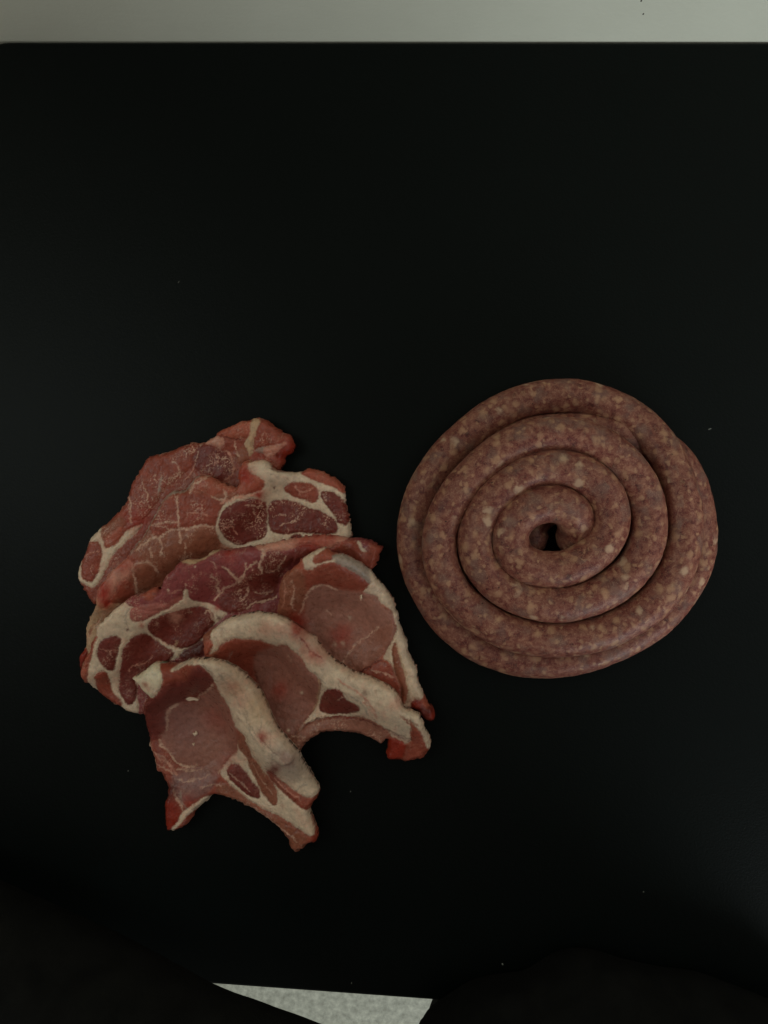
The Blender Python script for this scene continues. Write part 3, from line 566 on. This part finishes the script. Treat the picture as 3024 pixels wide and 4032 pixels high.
# --- fifth: chop with the arched fat
slice_piece('pork_chop', 'middle chop whose arched white fat rim runs to a rib end at the right', .034, .018,
  '4: -413,405 -313,345 -203,268 -93,242 0,224 60,222 157,228 260,260 320,300 380,340 440,390 500,418 522,460 560,520 640,600 720,650 790,705 900,730 1000,770 1100,820 1180,880 1215,1000 1270,1020 1340,1040 1380,1100 1400,1180 1445,1260 1450,1310 1420,1370 1370,1410 1240,1442 1190,1420 1130,1430 1085,1420 1066,1380 1090,1320 1098,1245 1050,1297 1020,1290 900,1222 800,1202 700,1190 600,1195 530,1215 450,1265 400,1330 372,1372 280,1400 100,1250 0,1100 -150,950 -300,800 -403,585 -395,445',
  'brown', [
  ('eye_muscle', 'lean', '4: -230,470 -160,440 -20,430 70,445 140,490 200,520 180,620 160,760 150,900 100,950 0,800 -150,700 -300,600', .1),
  ('eye_muscle', 'eye', '4: 30,560 120,520 210,500 260,490 330,525 390,580 430,640 470,690 530,730 555,790 545,880 515,960 480,1035 420,1090 360,1150 300,1230 230,1180 150,1060 80,900 30,700', .15),
  ('muscle', 'pale', '4: 300,1330 340,1240 420,1130 540,1095 700,1072 850,1070 950,1090 1060,1140 1115,1190 1100,1240 1050,1297 900,1222 800,1202 700,1190 600,1195 530,1215 450,1265 400,1330 372,1372', .9),
  ('fat', 'fat', '4: -313,345 -203,268 -93,242 0,224 60,222 157,228 260,260 320,300 380,340 440,390 500,418 522,460 560,520 640,600 720,650 790,705 900,730 1000,770 1100,820 1180,880 1215,1000 1270,1020 1290,1150 1285,1290 1130,1240 1110,1185 1050,1125 950,1078 850,1055 700,1060 540,1085 400,1130 500,1030 527,950 552,870 567,785 550,750 500,705 455,680 430,620 390,560 330,512 260,470 210,490 150,470 67,437 -13,427 -173,432 -250,480 -320,560 -390,580 -340,480', 0),
  ('muscle', 'dark', '4: 540,1010 560,920 600,850 650,835 700,840 740,880 750,920 800,945 850,970 868,1000 850,1025 700,1030 600,1035', .1),
  ('muscle', 'orange', '4: -400,580 -390,460 -340,430 -310,460 -330,540 -360,585', .1),
  ('bone_end', 'red', '4: 1098,1235 1160,1240 1230,1270 1247,1310 1220,1380 1160,1432 1085,1422 1066,1380 1090,1320', 0),
  ('muscle', 'lean', '4: 1285,1170 1330,1170 1375,1200 1430,1300 1410,1370 1370,1405 1240,1442 1225,1400 1250,1310 1290,1270', .3),
  ('fat', 'fat', '4: 1240,1010 1340,1040 1380,1100 1400,1180 1445,1260 1450,1310 1420,1340 1375,1200 1320,1130 1280,1080', 0)],
  [(8, 'deep', .7, '4: 350,1200 420,1130 540,1080 700,1065 800,1062 900,1080 1020,1130 1110,1175'), (6, 'red', .7, '4: 560,1080 700,1060 830,1058'), (5, 'deep', .7, '4: 1120,1180 1200,1210 1285,1240'), (8, 'greylean', .6, '4: 1130,1200 1270,1255'),
   (7, 'greyfat', .8, '4: 520,710 560,760 600,780'), (7, 'pinkfat', .8, '4: 700,750 800,820 900,880 950,960 1000,1020'), (6, 'pinkfat', .8, '4: 900,930 960,1000 1010,1060'), (7, 'greyfat', .7, '4: 760,880 850,900 900,960 940,1040'), (5, 'fat', .6, '4: 690,920 740,900'),
   (6, 'deep', .7, '4: 390,420 450,480 470,520 560,590'), (6, 'fat', .5, '4: 480,1060 420,1100 380,1180'), (6, 'fat', .55, '4: 280,1260 340,1210 420,1230'), (6, 'pale', .6, '4: 1200,1050 1340,1120'), (6, 'lean', .7, '4: 1230,1070 1320,1150'),
   (6, 'tan', .6, '4: 550,760 540,900 500,1010'), (5, 'greyfat', .5, '4: -150,540 -190,600'), (5, 'fat', .4, '4: 300,560 320,610')],
  [(34, 'blood', .75, '4: 370,330 390,390'), (30, 'blood', .4, '4: 240,830 220,870'), (30, 'blood', .5, '4: 490,560 560,590 450,500'), (26, 'pinkfat', .6, '4: 1170,960 230,370 120,330'), (6, 'fat', .9, '4: 405,870 300,1170'), (20, 'red', .7, '4: 1090,1390'), (16, 'deep', .6, '4: 915,870')],
  [(.0045, 100, '4: -300,420 -100,330 100,330 300,400 480,560 640,690'), (.0055, 95, '4: -300,420 -100,330 100,330 300,400 480,560 640,690 900,850 1150,1000 1400,1200'), (-.008, 120, '4: 200,800 320,900'), (-.006, 110, '4: -60,640 60,640')], .2, seed=53, flat=11)
# --- sixth: front chop
slice_piece('pork_chop', 'frontmost chop with square white fat flap, hollow pale eye and broad fat band', .036, .019,
  '5: 65,235 130,200 200,140 245,105 290,115 330,120 420,130 500,95 560,78 650,68 740,80 800,95 880,140 950,190 1030,270 1100,350 1140,450 1190,570 1250,680 1330,760 1400,840 1440,920 1470,980 1525,1040 1530,1080 1582,1150 1555,1230 1500,1290 1505,1380 1540,1440 1567,1510 1555,1577 1500,1575 1440,1620 1395,1657 1360,1640 1325,1592 1330,1560 1280,1500 1230,1430 1150,1370 1050,1310 950,1250 850,1215 780,1192 720,1182 690,1210 620,1280 570,1310 530,1400 490,1450 420,1475 340,1487 325,1440 316,1330 325,1240 345,1180 350,1110 310,1060 300,1010 255,1000 245,920 220,820 180,792 200,730 170,650 155,570 145,500 155,430 200,392 130,340 120,290 75,262',
  'lean', [
  ('muscle', 'dark', '5: 520,260 560,170 620,130 670,150 710,200 730,260 660,330 600,390 540,370', .1),
  ('muscle', 'dark', '5: 150,470 200,400 280,380 330,300 420,260 520,260 540,380 480,425 400,440 350,490 345,560 375,620 320,670 285,720 210,740 170,640', .08),
  ('eye_muscle', 'eye', '5: 350,480 400,440 480,430 580,430 640,390 720,290 760,330 820,420 860,520 900,640 915,760 910,820 850,880 800,960 740,985 660,950 620,930 540,945 470,940 410,880 340,800 290,720 320,670 380,620 345,560', .12),
  ('muscle', 'lean', '5: 215,760 280,740 340,810 410,890 460,940 430,1010 380,1000 300,1000 255,990 240,900', .3),
  ('muscle', 'greylean', '5: 390,1020 470,985 540,975 620,940 700,975 760,1040 720,1120 640,1170 560,1220 480,1230 430,1160', .3),
  ('fat', 'fat', '5: 930,830 920,760 960,700 1000,760 1060,860 1170,980 1260,1110 1420,1250 1500,1290 1505,1380 1560,1500 1480,1490 1380,1410 1280,1350 1180,1300 1080,1260 1000,1200 900,1130 830,1050 770,1000 850,880', 0),
  ('fat', 'fat', '5: 380,172 420,130 500,95 560,78 650,68 740,80 800,95 880,140 950,190 1030,270 1100,350 1140,450 1190,570 1250,680 1330,760 1400,840 1440,920 1470,980 1525,1040 1530,1080 1582,1150 1545,1190 1490,1195 1420,1150 1330,1100 1250,1050 1170,985 1130,970 1060,860 1000,760 940,650 900,640 890,580 860,480 820,400 770,320 740,260 710,190 660,130 600,110 500,128 430,168', 0),
  ('muscle', 'brown', '5: 930,770 950,660 985,720 1010,800 1040,880 1000,870 960,820', .05),
  ('muscle', 'dark', '5: 855,930 920,918 980,965 1010,1040 1090,1105 1115,1185 1060,1190 950,1125 870,1045 838,980', .2),
  ('muscle', 'brown', '5: 1010,850 1060,880 1110,950 1180,1040 1230,1110 1245,1190 1230,1262 1170,1205 1110,1115 1060,1010 1020,930', .15),
  ('muscle', 'lean', '5: 1160,965 1230,1010 1330,1100 1420,1165 1500,1200 1550,1190 1505,1290 1440,1262 1350,1190 1260,1110 1190,1040', .2),
  ('muscle', 'brown', '5: 780,1185 760,1080 830,1080 940,1160 1060,1260 1180,1320 1300,1380 1400,1450 1490,1510 1545,1530 1500,1575 1395,1655 1330,1590 1280,1500 1150,1370 950,1250 850,1215', .35),
  ('fat_flap', 'cream', '5: 65,235 130,200 200,140 245,105 290,115 310,150 335,210 320,290 290,350 240,397 170,345 130,290 75,265', 0),
  ('bone_end', 'red', '5: 320,1235 380,1200 440,1260 472,1350 420,1430 360,1485 325,1440', 0),
  ('fat', 'fat', '5: 470,1320 560,1260 640,1195 725,1175 630,1280 545,1320 445,1425 385,1478 350,1487 440,1395', 0)],
  [(6, 'fat', .7, '5: 850,1185 1000,1250 1150,1335 1300,1450 1400,1540'), (5, 'deep', .6, '5: 900,1205 1050,1290 1200,1390 1300,1500'), (5, 'fat', .6, '5: 235,820 330,870 390,950'), (5, 'fat', .6, '5: 250,900 330,960 420,1000'), (5, 'fat', .5, '5: 420,1040 520,1060 620,1040 700,1000'), (5, 'fat', .5, '5: 860,990 940,1060 1040,1140'), (4, 'fat', .5, '5: 1040,900 1120,1040 1200,1150'), (5, 'pinkfat', .6, '5: 1220,1030 1330,1130 1440,1210'), (5, 'greyfat', .6, '5: 780,180 900,330 960,480 1060,640 1150,780'), (4, 'greyfat', .6, '5: 860,200 980,330 1060,480'), (4, 'pale', .6, '5: 1100,700 1200,800 1320,900'), (11, 'fat', .7, '5: 440,445 380,470 352,540 365,600 345,650'), (9, 'fat', .8, '5: 285,735 330,800 400,860 450,920 520,965 600,932'), (7, 'fat', .7, '5: 590,405 660,350 730,285'), (7, 'pinkfat', .7, '5: 260,830 290,880 380,920 440,1000'), (6, 'pinkfat', .6, '5: 380,920 400,980'), (6, 'fat', .6, '5: 215,790 250,870 260,960'),
   (8, 'fat', .7, '5: 770,990 830,920 920,820'), (8, 'fat', .7, '5: 400,1090 430,1160 460,1230 480,1300'), (9, 'greyfat', .7, '5: 470,1150 470,1230 520,1290'), (5, 'fat', .5, '5: 640,1110 720,1080 790,1100'), (7, 'fat', .6, '5: 440,960 530,990 620,960'),
   (7, 'deep', .7, '5: 350,1180 400,1150 410,1090'), (6, 'greylean', .6, '5: 1290,1560 1380,1480 1430,1420'), (6, 'greyfat', .7, '5: 960,430 1010,520 1020,640 1060,720'), (5, 'greyfat', .7, '5: 1110,470 1130,560 1110,640'), (5, 'greyfat', .6, '5: 1190,720 1220,830 1210,880'),
   (6, 'greyfat', .7, '5: 1400,1130 1420,1090 1480,1080'), (6, 'pinkfat', .6, '5: 900,260 930,360 960,440'), (5, 'fat', .6, '5: 1080,1240 1150,1270 1210,1290'), (6, 'tan', .5, '5: 1010,740 1090,890 1150,1000'), (7, 'greyfat', .8, '5: 650,70 660,110 700,160'), (6, 'greyfat', .6, '5: 420,150 500,110 580,95')],
  [(55, 'greyfat', .55, '5: 1330,900 1410,960 1260,840'), (45, 'tan', .6, '5: 1060,420 1090,520 900,300'), (30, 'deep', .7, '5: 365,1160 390,1120'), (24, 'blood', .75, '5: 1130,690'), (15, 'red', .6, '5: 1130,705'), (20, 'dark', .8, '5: 1230,950 1205,980'), (40, 'blood', .4, '5: 720,560 840,880 770,640'), (70, 'eyeb', .7, '5: 700,820 720,700'), (70, 'greylean', .5, '5: 470,560 520,660'), (26, 'blood', .55, '5: 530,1220 1540,1550'), (30, 'pinkfat', .5, '5: 880,290 960,400'), (16, 'orange', .6, '5: 130,350 150,380 190,280'), (9, 'fat', .85, '5: 195,780 270,1000'), (30, 'deep', .4, '5: 600,260'), (24, 'greylean', .5, '5: 1350,900 1300,850')],  # deep spots near the red bone end paint the dark of a hole
  [(.0085, 105, '5: 330,200 480,140 640,110 800,160 930,290 1030,450 1120,650 1260,830 1400,1010 1520,1180 1640,1350'), (-.011, 130, '5: 480,620 560,760 620,560'), (.006, 70, '5: 120,230 260,200 260,330'), (.004, 80, '5: 1300,1300 1450,1500')], .15, seed=67, flat=11)

# loose scraps of fat lying on the chops
def scrap(u, v, L, Wd, ang, label, z=None):
    x, y = unproject(u, v, 0.05)
    for _ in range(3):
        i = int(round((x - gx[0]) / H)); j = int(round((y - gy[0]) / H)); zz = SUP[j, i]; x, y = unproject(u, v, zz)
    bm = bmesh.new(); bmesh.ops.create_icosphere(bm, subdivisions=3, radius=1.0); ph = random.random() * 9
    for q in bm.verts:
        k = 1 + .28 * math.sin(q.co.x * 5 + ph) * math.cos(q.co.y * 4 + ph)
        q.co = Vector((q.co.x * L * .5 * (1 + .1 * math.sin(7 * q.co.y + ph)), q.co.y * Wd * .5 * k + .0006 * math.sin(q.co.x * 4 + ph), q.co.z * Wd * .35))
    o = bm_obj('fat_scrap', bm, SCRAP, None, True); o.location = (x, y, zz + Wd * .22); o.rotation_euler = (0, 0, R(ang))
    return tag(o, label, 'fat scrap', 'loose scraps of fat on the chops')
SCRAP = simple('fat_scrap', tuple(ALB['fat']), .5, .3, 400, .3, .0005)
k5 = 800 / 1659
scrap(500 + 525 * k5, 2550 + 415 * k5, .0135, .0035, -12, 'largest loose sliver of fat, above the hollow eye of the frontmost chop')
scrap(500 + 562 * k5, 2550 + 700 * k5, .0045, .0034, 60, 'small crumb of fat in the middle of the frontmost chop eye')
scrap(500 + 545 * k5, 2550 + 788 * k5, .0022, .0018, 20, 'tiny fat crumb just below the bigger crumb on the frontmost chop eye')
scrap(1000 + 878 * k5, 2300 + 98 * k5, .0045, .0016, 60, 'thin curl of fat near the top of the right chop eye')

# ------------------------------------------------------------ sausage: one long rope, coiled in two layers
QP = lambda a, b: (1550 + a * 1300 / 1659, 1450 + b * 1300 / 1659)
RS = 0.01435
def path():
    up = [ # (crop-6 x, y, z) from the middle of the top layer outwards
      (850, 905, .020), (905, 860, .028), (925, 800, .038), (905, 730, .045), (850, 690, .048), (780, 680, .049), (690, 705, .050), (615, 765, .050), (585, 840, .050), (605, 930, .050), (680, 995, .050), (790, 1012, .049),
      (910, 990, .049), (1010, 925, .048), (1080, 830, .048), (1095, 720, .048), (1050, 610, .048), (950, 530, .048), (820, 500, .048), (690, 520, .048), (560, 600, .048), (465, 705, .048), (412, 830, .048), (425, 960, .048), (500, 1070, .047), (625, 1150, .047), (780, 1186, .047),
      (930, 1172, .046), (1080, 1110, .045), (1210, 1000, .045), (1275, 860, .045), (1280, 720, .045), (1230, 570, .045), (1120, 440, .045), (990, 360, .045), (850, 333, .045), (700, 350, .045), (550, 410, .045), (410, 520, .045), (300, 660, .045), (235, 820, .044), (238, 980, .044), (300, 1120, .044), (420, 1240, .043), (590, 1330, .042), (780, 1362, .042),
      (960, 1350, .041), (1130, 1290, .040), (1290, 1190, .040), (1400, 1050, .040), (1455, 890, .039), (1462, 740, .038), (1432, 580, .035), (1365, 430, .029), (1255, 295, .021), (1105, 195, .0162), (930, 145, .0147),
      (760, 145, .0147), (600, 185, .0147), (450, 270, .0147), (315, 385, .0147), (205, 520, .0147), (126, 680, .0147), (101, 840, .0147), (120, 1000, .0147), (185, 1150, .0147), (290, 1290, .0147), (440, 1395, .0147), (600, 1456, .0147), (770, 1472, .0147),
      (950, 1447, .0147), (1124, 1383, .0147), (1296, 1282, .0147), (1430, 1140, .0147), (1516, 980, .0147), (1533, 820, .0147), (1511, 660, .0147), (1455, 520, .0147), (1370, 420, .0147), (1240, 350, .0147),
      (1060, 318, .0147), (850, 312, .0147), (640, 350, .0147), (450, 480, .0147), (330, 680, .0147), (290, 850, .0147), (330, 1040, .0147), (450, 1180, .0147), (620, 1260, .0147), (800, 1280, .0147), (1000, 1240, .0147), (1180, 1130, .0147), (1290, 980, .0147), (1330, 800, .0147), (1270, 640, .0147), (1130, 530, .0147), (950, 500, .0147), (760, 520, .0147), (590, 620, .0147), (490, 790, .0147), (520, 960, .0147), (640, 1080, .0147), (800, 1100, .0147), (980, 1050, .0147), (1090, 930, .0147), (1090, 800, .0147), (1000, 710, .0147), (870, 690, .0147), (750, 720, .016), (690, 800, .018), (700, 880, .019), (735, 930, .019)]
    pts = []
    for a, b, z in up:
        u, v = QP(a, b); x, y = unproject(u, v, z); pts.append((float(x), float(y), z))
    return np.array(pts)
cp = path()
def catmull(p, n):
    q = np.vstack([2 * p[0] - p[1], p, 2 * p[-1] - p[-2]]); out = []
    for i in range(1, len(q) - 2):
        t = np.linspace(0, 1, n, endpoint=False)[:, None]
        a, b, c, d = q[i - 1], q[i], q[i + 1], q[i + 2]
        out.append(.5 * (2 * b + (c - a) * t + (2 * a - 5 * b + 4 * c - d) * t ** 2 + (3 * b - a - 3 * c + d) * t ** 3))
    return np.vstack(out + [p[-1:]])
sp = catmull(cp, 40)
for _ in range(60): sp[1:-1] = sp[1:-1] * .5 + (sp[:-2] + sp[2:]) * .25
d = np.r_[0, np.cumsum(np.linalg.norm(np.diff(sp, axis=0), axis=1))]
ns = int(d[-1] / .0014); ss = np.linspace(0, d[-1], ns); sp = np.stack([np.interp(ss, d, sp[:, i]) for i in range(3)], 1)
tg = np.gradient(sp, axis=0); tg /= np.linalg.norm(tg, axis=1, keepdims=True)
sd_ = np.cross(tg, [0, 0, 1.0]); sd_ /= np.linalg.norm(sd_, axis=1, keepdims=True); upv = np.cross(sd_, tg)
K = 40; th = np.linspace(0, 2 * math.pi, K, endpoint=False)
cap = np.sqrt(np.clip(1 - (1 - np.clip(np.minimum(ss, d[-1] - ss) / .012, 0, 1)) ** 2, 0.0004, 1))
SSg, THg = np.meshgrid(ss, th, indexing='ij')
lump = .0008 * fbm(SSg * 38, np.cos(THg) * 1.5 + 7, 5, 2) + .00030 * fbm(SSg * 130, np.cos(THg) * 3 + 3, 6, 2) + .00022 * fbm(SSg * 260, THg * 5, 8, 2)
slow = .0009 * fbm(ss * 9, ss * 0 + 2, 9, 2)
rad = ((RS + slow) * (1 + .10 * np.exp(-(ss / .13) ** 2)))[:, None] * cap[:, None] + lump * cap[:, None]
flatz = 0.97
vv = sp[:, None, :] + rad[..., None] * (np.cos(THg)[..., None] * sd_[:, None, :] + flatz * np.sin(THg)[..., None] * upv[:, None, :])
vv[..., 2] = np.maximum(vv[..., 2], .0004)
i, j = np.meshgrid(np.arange(ns - 1), np.arange(K), indexing='ij'); i = i.ravel(); j = j.ravel(); j2 = (j + 1) % K
qd = np.stack([i * K + j, i * K + j2, (i + 1) * K + j2, (i + 1) * K + j], 1)
verts = vv.reshape(-1, 3); org = np.array([float(sp[:, 0].mean()), float(sp[:, 1].mean()), 0.0])
me = mesh_np('sausage_coil', verts - org, qd)
bm = bmesh.new(); bm.from_mesh(me); bmesh.ops.recalc_face_normals(bm, faces=bm.faces); bm.to_mesh(me); bm.free()
so = link('sausage_coil', me, SAUSAGE); so.location = org
tag(so, 'long raw coarse sausage coiled into a flat spiral right of the pork slices', 'sausage')

# ------------------------------------------------------------ crumbs on the table
def crumb(u, v, L, Wd, ang, label):
    x, y = unproject(u, v, 0.0006); bm = bmesh.new(); bmesh.ops.create_icosphere(bm, subdivisions=2, radius=1.0)
    for q in bm.verts: q.co = Vector((q.co.x * L / 2, q.co.y * Wd / 2 * (1 + .3 * math.sin(q.co.x * 4 + u)), q.co.z * Wd * .3 + .0002 * math.sin(q.co.x * 3 + v)))
    o = bm_obj('crumb', bm, CRUMB, None, True); o.location = (x, y, Wd * .35 + .0001); o.rotation_euler = (0, 0, R(ang)); tag(o, label, 'crumb', 'pale crumbs on the black table')
crumb(2795, 1689, .0028, .0008, 22, 'pale sliver crumb on the table up and right of the sausage coil')
crumb(1380, 3117, .0014, .0010, 60, 'pale crumb on the table right of the frontmost chop')
crumb(504, 3036, .0013, .0008, 70, 'pale crumb on the table left of the frontmost chop')
crumb(2534, 3512, .0013, .0010, 120, 'pale crumb on the bare table at lower right, below the sausage')
crumb(1979, 3797, .0022, .0012, 115, 'pale crumb on the table near its front edge beside the dark clothing')
crumb(1384, 3872, .0020, .0007, 85, 'dull crumb at the front edge of the table above the bright floor')
crumb(703, 1110, .0022, .0006, 60, 'faint thin fibre on the bare table at upper left')

# ------------------------------------------------------------ the photographer in black clothes, at the front of the table
def capsule(bm, a, b, ra, rb, sq=1.0, n=14):
    a = Vector(a); b = Vector(b); L = (b - a).length; m = max(2, int(L / .03))
    q = (b - a).to_track_quat('Z', 'X') if L > 1e-6 else None
    for t in range(m + 1):
        f = t / m; c = a.lerp(b, f); r = ra + (rb - ra) * f
        g = bmesh.ops.create_uvsphere(bm, u_segments=n, v_segments=10, radius=r)
        for v in g['verts']: v.co = Vector((v.co.x, v.co.y * sq, v.co.z)) + c
def at(u, v, z): x, y = unproject(u, v, z); return (float(x), float(y), z)
bm = bmesh.new()
hip = Vector((.245, -.60, .10))
capsule(bm, (.10, -.60, .06), (.26, -.60, .06), .12, .12)                 # hips
capsule(bm, (.09, -.64, .02), (.066, -.68, -.36), .09, .070); capsule(bm, (.066, -.68, -.36), (.065, -.70, -.69), .062, .045)   # legs
capsule(bm, (.27, -.62, .02), (.285, -.60, -.36), .09, .068); capsule(bm, (.285, -.60, -.36), (.29, -.64, -.69), .062, .045)
capsule(bm, (.065, -.70, -.715), (.06, -.56, -.722), .034, .027); capsule(bm, (.29, -.645, -.715), (.305, -.50, -.722), .034, .027)  # shoes
capsule(bm, (.11, -.575, .14), (.24, -.575, .16), .115, .12)                # waist
capsule(bm, (.10, -.63, .30), (.25, -.63, .30), .12, .12); capsule(bm, (.06, -.64, .45), (.28, -.64, .45), .115, .115)      # chest
capsule(bm, (-.01, -.645, .56), (.33, -.645, .56), .075, .075)               # shoulders
capsule(bm, (.16, -.63, .60), (.16, -.58, .70), .062, .055)                # neck
# belly pressed to the table edge, with a fold of the shirt
capsule(bm, at(2310, 4050, .035), at(2720, 4110, .035), .060, .050); capsule(bm, at(2310, 4050, .035), (.20, -.56, .15), .060, .10)
capsule(bm, at(1790, 4115, .028), at(2010, 4065, .03), .036, .045); capsule(bm, at(1930, 4090, .03), (.13, -.55, .12), .046, .10); capsule(bm, at(2720, 4110, .035), at(3200, 4300, .04), .055, .055); capsule(bm, at(3200, 4300, .04), (.26, -.58, .12), .055, .09); capsule(bm, at(2720, 4110, .035), (.28, -.57, .14), .050, .09)
capsule(bm, at(2010, 3985, .06), at(2140, 4250, .10), .020, .024); capsule(bm, at(2440, 3960, .055), at(2600, 4250, .09), .030, .03)
# left arm: elbow out, forearm laid on the table beyond the left edge of the picture
capsule(bm, (.0, -.62, .52), at(1250, 4450, .15), .070, .060); capsule(bm, at(1250, 4450, .15), at(715, 4222, .12), .060, .059)
capsule(bm, at(715, 4222, .12), at(340, 3950, .075), .059, .054); capsule(bm, at(340, 3950, .075), at(-500, 3480, .05), .054, .042)
# right arm holding the phone up
capsule(bm, (.34, -.64, .54), (.37, -.42, .42), .068, .054); capsule(bm, (.37, -.42, .42), (.14, -.10, .74), .052, .036)
# head
capsule(bm, (.16, -.545, .79), (.16, -.55, .86), .076, .082)
me = bpy.data.meshes.new('body'); bm.to_mesh(me); bm.free()
tmp = bpy.data.objects.new('body_tmp', me); COL.objects.link(tmp)
md = tmp.modifiers.new('r', 'REMESH'); md.mode = 'VOXEL'; md.voxel_size = .009
md = tmp.modifiers.new('s', 'SMOOTH'); md.factor = .6; md.iterations = 10
dg = bpy.context.evaluated_depsgraph_get(); bme = bpy.data.meshes.new_from_object(tmp.evaluated_get(dg)); bpy.data.objects.remove(tmp)
for p in bme.polygons: p.use_smooth = True
person = empty('person', (.245, -.60, -.75), 'person in plain black clothes leaning on the front edge of the table', 'person')
for v in bme.vertices: v.co -= person.location
bme.materials.clear(); bo = link('body', bme, CLOTH, person); bme.materials.append(SKIN); bme.materials.append(HAIR)
for p in bme.polygons:
    c = p.center + person.location
    if c.z > .67 and c.y < -.4: p.material_index = 2 if (c.z > .86 or c.y < -.565) and abs(c.x - .16) < .12 else (1 if abs(c.x - .16) < .12 else 0)
# lint on the shirt
